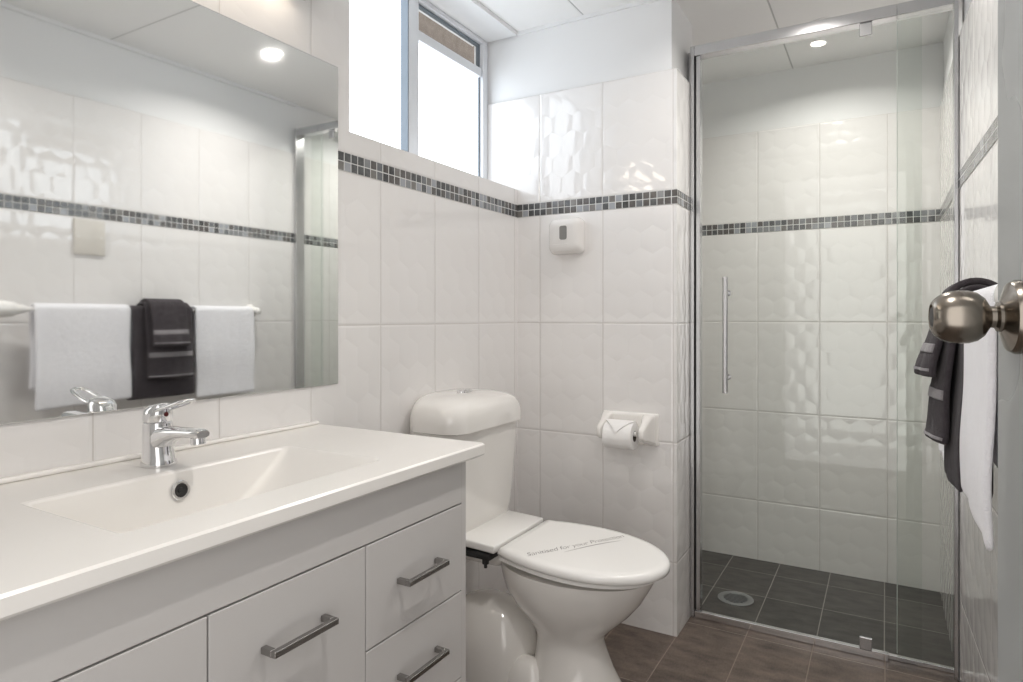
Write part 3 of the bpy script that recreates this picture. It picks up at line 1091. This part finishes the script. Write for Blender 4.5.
def towel(name, label, y0, y1, Rr, zf, zbk, th, mat, flare=0.0, waves=2.0, amp=0.004, seed=0, group=None, skew=0.0, bands=(), bulge=0.0):
    """cloth folded over the rail: front drop, turn, back drop"""
    rnd = random.Random(seed)
    ph = rnd.uniform(0, 6)
    prof = []
    nf, na, nb = 22, 10, 16
    for i in range(nf):
        t = i / nf
        prof.append(('f', t))
    for i in range(na + 1):
        prof.append(('a', i / na))
    for i in range(1, nb + 1):
        prof.append(('b', i / nb))
    ny = 26
    yc = (y0 + y1) / 2
    o = empty(name, label, 'towel', (RXB, yc, RZB), group=group)

    def pt(kind, t, v, push=0.0):
        y = y0 + (y1 - y0) * v
        wob = amp * (math.sin(v * waves * 2 * PI + ph) + 0.5 * math.sin(v * waves * 4.7 + 2 * ph))
        if kind == 'f':
            d = 1 - t                                # 1 at the hem, 0 at the rail
            z = RZB - (RZB - zf - skew * (v - .5)) * d
            x = RXB - Rr - push - flare * d ** 0.9 - bulge * math.sin(PI * v) ** 0.8 * d ** 0.8 - abs(wob) * d - 0.003 * math.sin(9 * d + ph) * d
        elif kind == 'a':
            a = PI - PI * t
            x = RXB + (Rr + push) * math.cos(a)
            z = RZB + (Rr + push) * 0.92 * math.sin(a)
        else:
            z = RZB - (RZB - zbk) * t
            x = RXB + Rr + push + 0.3 * abs(wob) * t * 0
        y += 0.004 * math.sin(6 * t + ph) * (v - .5)
        return Vector((x - RXB, y - yc, z - RZB))

    bm = bmesh.new()
    V = [[bm.verts.new(pt(k, t, j / ny)) for j in range(ny + 1)] for k, t in prof]
    for a, b in zip(V[:-1], V[1:]):
        for j in range(ny):
            bm.faces.new((a[j], a[j + 1], b[j + 1], b[j]))
    c = link('cloth', bm, mat, o)
    for f in c.data.polygons:
        f.use_smooth = True
    md = c.modifiers.new('thick', 'SOLIDIFY')
    md.thickness = th
    md.offset = 0.0
    sb = c.modifiers.new('soft', 'SUBSURF')
    sb.levels = sb.render_levels = 1
    for (d0, d1) in bands:                            # woven stripe: distance above the hem
        bm = bmesh.new()
        hh = RZB - zf
        n_ = 5
        rows = []
        for i in range(n_ + 1):
            d = 1 - (d0 + (d1 - d0) * i / n_) / hh
            rows.append([pt('f', 1 - d, 0.012 + 0.976 * j / ny, th / 2 + 0.0012) for j in range(ny + 1)])
        V = [[bm.verts.new(p) for p in r] for r in rows]
        for a, b in zip(V[:-1], V[1:]):
            for j in range(ny):
                bm.faces.new((a[j], a[j + 1], b[j + 1], b[j]))
        s = link('woven_border', bm, M['band'], o)
        for f in s.data.polygons:
            f.use_smooth = True
        md = s.modifiers.new('thick', 'SOLIDIFY')
        md.thickness = 0.0016
        md.offset = 0.0
    return o


towel('bath_towel', 'white bath towel folded over the rail at the end next to the door', 1.143, 1.480, .0190, .768, .835, .011, M['towel_white'], .004, 1.0, .003, 3, skew=.012)
towel('bath_towel', 'white bath towel folded over the rail at the end next to the shower', 1.762, 2.066, .0190, .744, .80, .011, M['towel_white'], .004, 1.2, .004, 5)
towel('bath_towel', 'charcoal bath towel over the rail between the two white towels, under smaller ones', 1.486, 1.752, .0165, .766, .76, .009, M['towel_dark'], .012, 1.5, .0015, 8, bulge=.013)
towel('hand_towel', 'charcoal hand towel with a grey border, layered over the charcoal bath towel', 1.532, 1.732, .0325, .846, .88, .012, M['towel_dark'], .018, 1.6, .003, 11, bulge=.025, bands=((.088, .108), (.008, .014)))
towel('face_cloth', 'small charcoal face cloth on top of the charcoal hand towel', 1.545, 1.700, .0475, .978, 1.03, .013, M['towel_dark'], .016, 1.3, .004, 14, bulge=.026, bands=((.050, .068), (.012, .018)))

sw = empty('wall_plate', 'cream blank wall plate on the right wall below the mosaic band, seen in the mirror', 'wall plate', (xr(1.37), 1.370, 1.413))
sw.rotation_euler = (0, 0, math.atan(0.03))
bm = bmesh.new()
box(bm, -.009, -.0005, -.057, .057, -.069, .069, bev=.003, seg=3)
link('plate', bm, M['cream'], sw, smooth=40)
for sy in (-1, 1):
    bm = bmesh.new()
    lathe(bm, [(.0035, 0), (.0035, .0008), (.0, .0011)], 14, Matrix.Translation((-.009, sy * .042, 0)) @ Matrix.Rotation(-PI / 2, 4, 'Y'))
    link('screw_cover', bm, M['plastic'], sw)

# ------------------------------------------------------------------ shower screen
ss = empty('shower_screen', 'clear glass shower screen with a pivot door and satin aluminium frame', 'shower screen', (-0.20, YS, 0.0))
SO = Vector((-0.20, YS, 0))


def sb_(name, x0, x1, y0, y1, z0, z1, mat, parent=ss, bev=0.0012):
    return link(name, B(x0 - SO.x, x1 - SO.x, y0 - SO.y, y1 - SO.y, z0, z1, bev=bev, seg=1), mat, parent)


sb_('wall_channel', -.6175, -.604, 2.3760, 2.4260, 0.0005, 2.090, M['alu'])
sb_('wall_channel', XR - .012, XR - .0015, 2.3660, 2.4220, 0.0005, 2.090, M['alu'])
sb_('channel_flange', -.6405, -.6179, 2.4295, 2.4400, 1.9585, 2.090, M['alu'])
sb_('door_seal', -.6035, -.598, 2.3860, 2.4100, 0.028, 2.0515, M['dark'])
sb_('door_stile', -.5975, -.583, 2.3800, 2.4140, 0.028, 2.0515, M['alu'])
sb_('header_rail', -.6035, .0325, 2.3760, 2.4260, 2.053, 2.090, M['alu'])
sb_('header_rail', .0335, XR - .0105, 2.3760, 2.4260, 2.053, 2.090, M['alu'])
sb_('threshold_bar', -.6035, .010, 2.3820, 2.4000, 0.0005, 0.025, M['chrome'])
sb_('threshold_bar', .0105, XR - .0105, 2.4040, 2.4180, 0.0005, 0.014, M['chrome'])
dg = sb_('door_glass', -.5825, .100, 2.3920, 2.3980, 0.0265, 2.046, M['glass'], bev=0)
sb_('fixed_glass', .034, XR - .0105, 2.4080, 2.4140, 0.0145, 2.0525, M['glass'], bev=0)
sb_('edge_seal', .0325, .0350, 2.3995, 2.4070, 0.0265, 2.046, simple('clear_seal', (0.62, 0.65, 0.63), 0.3))
for z0, z1 in ((2.010, 2.058), (0.0205, 0.062)):
    h = sb_('pivot_hinge', -.072, -.036, 2.3820, 2.3915, z0, min(z1, 2.052), M['alu'], bev=.0015)
# bar handle
bm = bmesh.new()
hx = -.487 - SO.x
tube(bm, [(hx, 2.3450 - SO.y, .832), (hx, 2.3450 - SO.y, 1.241)], .0095, 18)
bh = link('bar_handle', bm, M['alu'], ss, smooth=40)
for z in (.885, 1.185):
    bm = bmesh.new()
    tube(bm, [(hx, 2.3545 - SO.y, z), (hx, 2.3915 - SO.y, z)], .0065, 14)
    tube(bm, [(hx, 2.3875 - SO.y, z), (hx, 2.3917 - SO.y, z)], .011, 16)
    link('standoff', bm, M['alu'], bh, smooth=40)

# floor drain
fd = empty('floor_drain', 'round steel drain grate in the shower floor', 'drain', (-.514, 2.668, -.0198))
bm = bmesh.new()
lathe(bm, [(.068, 0), (.068, .0025), (.060, .004), (.046, .0035), (.045, .001)], 40, None, cap=False)
link('rim', bm, M['drain'], fd, smooth=40)
bm = bmesh.new()
lathe(bm, [(.0455, .0002), (.0455, .0010), (.0, .0010)], 32)
link('sump', bm, M['dark'], fd)
bm = bmesh.new()
for i in range(-3, 4):
    w = math.sqrt(.045 ** 2 - (i * .012) ** 2)
    box(bm, -w, w, i * .012 - .0022, i * .012 + .0022, .0012, .0034)
link('grate', bm, M['drain'], fd)

# ------------------------------------------------------------------ recessed downlights
dl = empty('downlight', 'recessed round ceiling downlight over the middle of the bathroom, seen in the mirror', 'light', (-.237, 1.867, CEIL), group='ceiling downlights')
bm = bmesh.new()
lathe(bm, [(.0295, -.0015), (.032, -.0045), (.041, -.005), (.045, -.002), (.045, -.0002)], 36, cap=False)
link('trim_ring', bm, M['white_paint'], dl, smooth=50)
bm = bmesh.new()
lathe(bm, [(.0305, -.0006), (.0305, -.0020), (.0, -.0022)], 36)
link('lens', bm, M['lamp'], dl)
beam = bpy.data.lights.new('downlight_beam', 'AREA')
beam.shape = 'DISK'
beam.size = 0.052
beam.energy = LAMP_WATTS
beam.color = (1.0, 0.955, 0.91)
beam.spread = math.radians(150)
bo = bpy.data.objects.new('downlight_beam', beam)
COL.objects.link(bo)
bo.parent = dl
bo.location = (0, 0, -0.0032)
c2 = copy_tree(dl)
c2.location = (-.205, 2.72, CEIL)
c2['label'] = 'recessed round ceiling downlight inside the shower'
added_downlight = copy_tree(dl)  # unseen lamp over the vanity, added to brighten the counter
added_downlight.location = (-.237, 0.62, CEIL)
added_downlight['label'] = 'added unseen ceiling downlight over the vanity, brightening the counter'
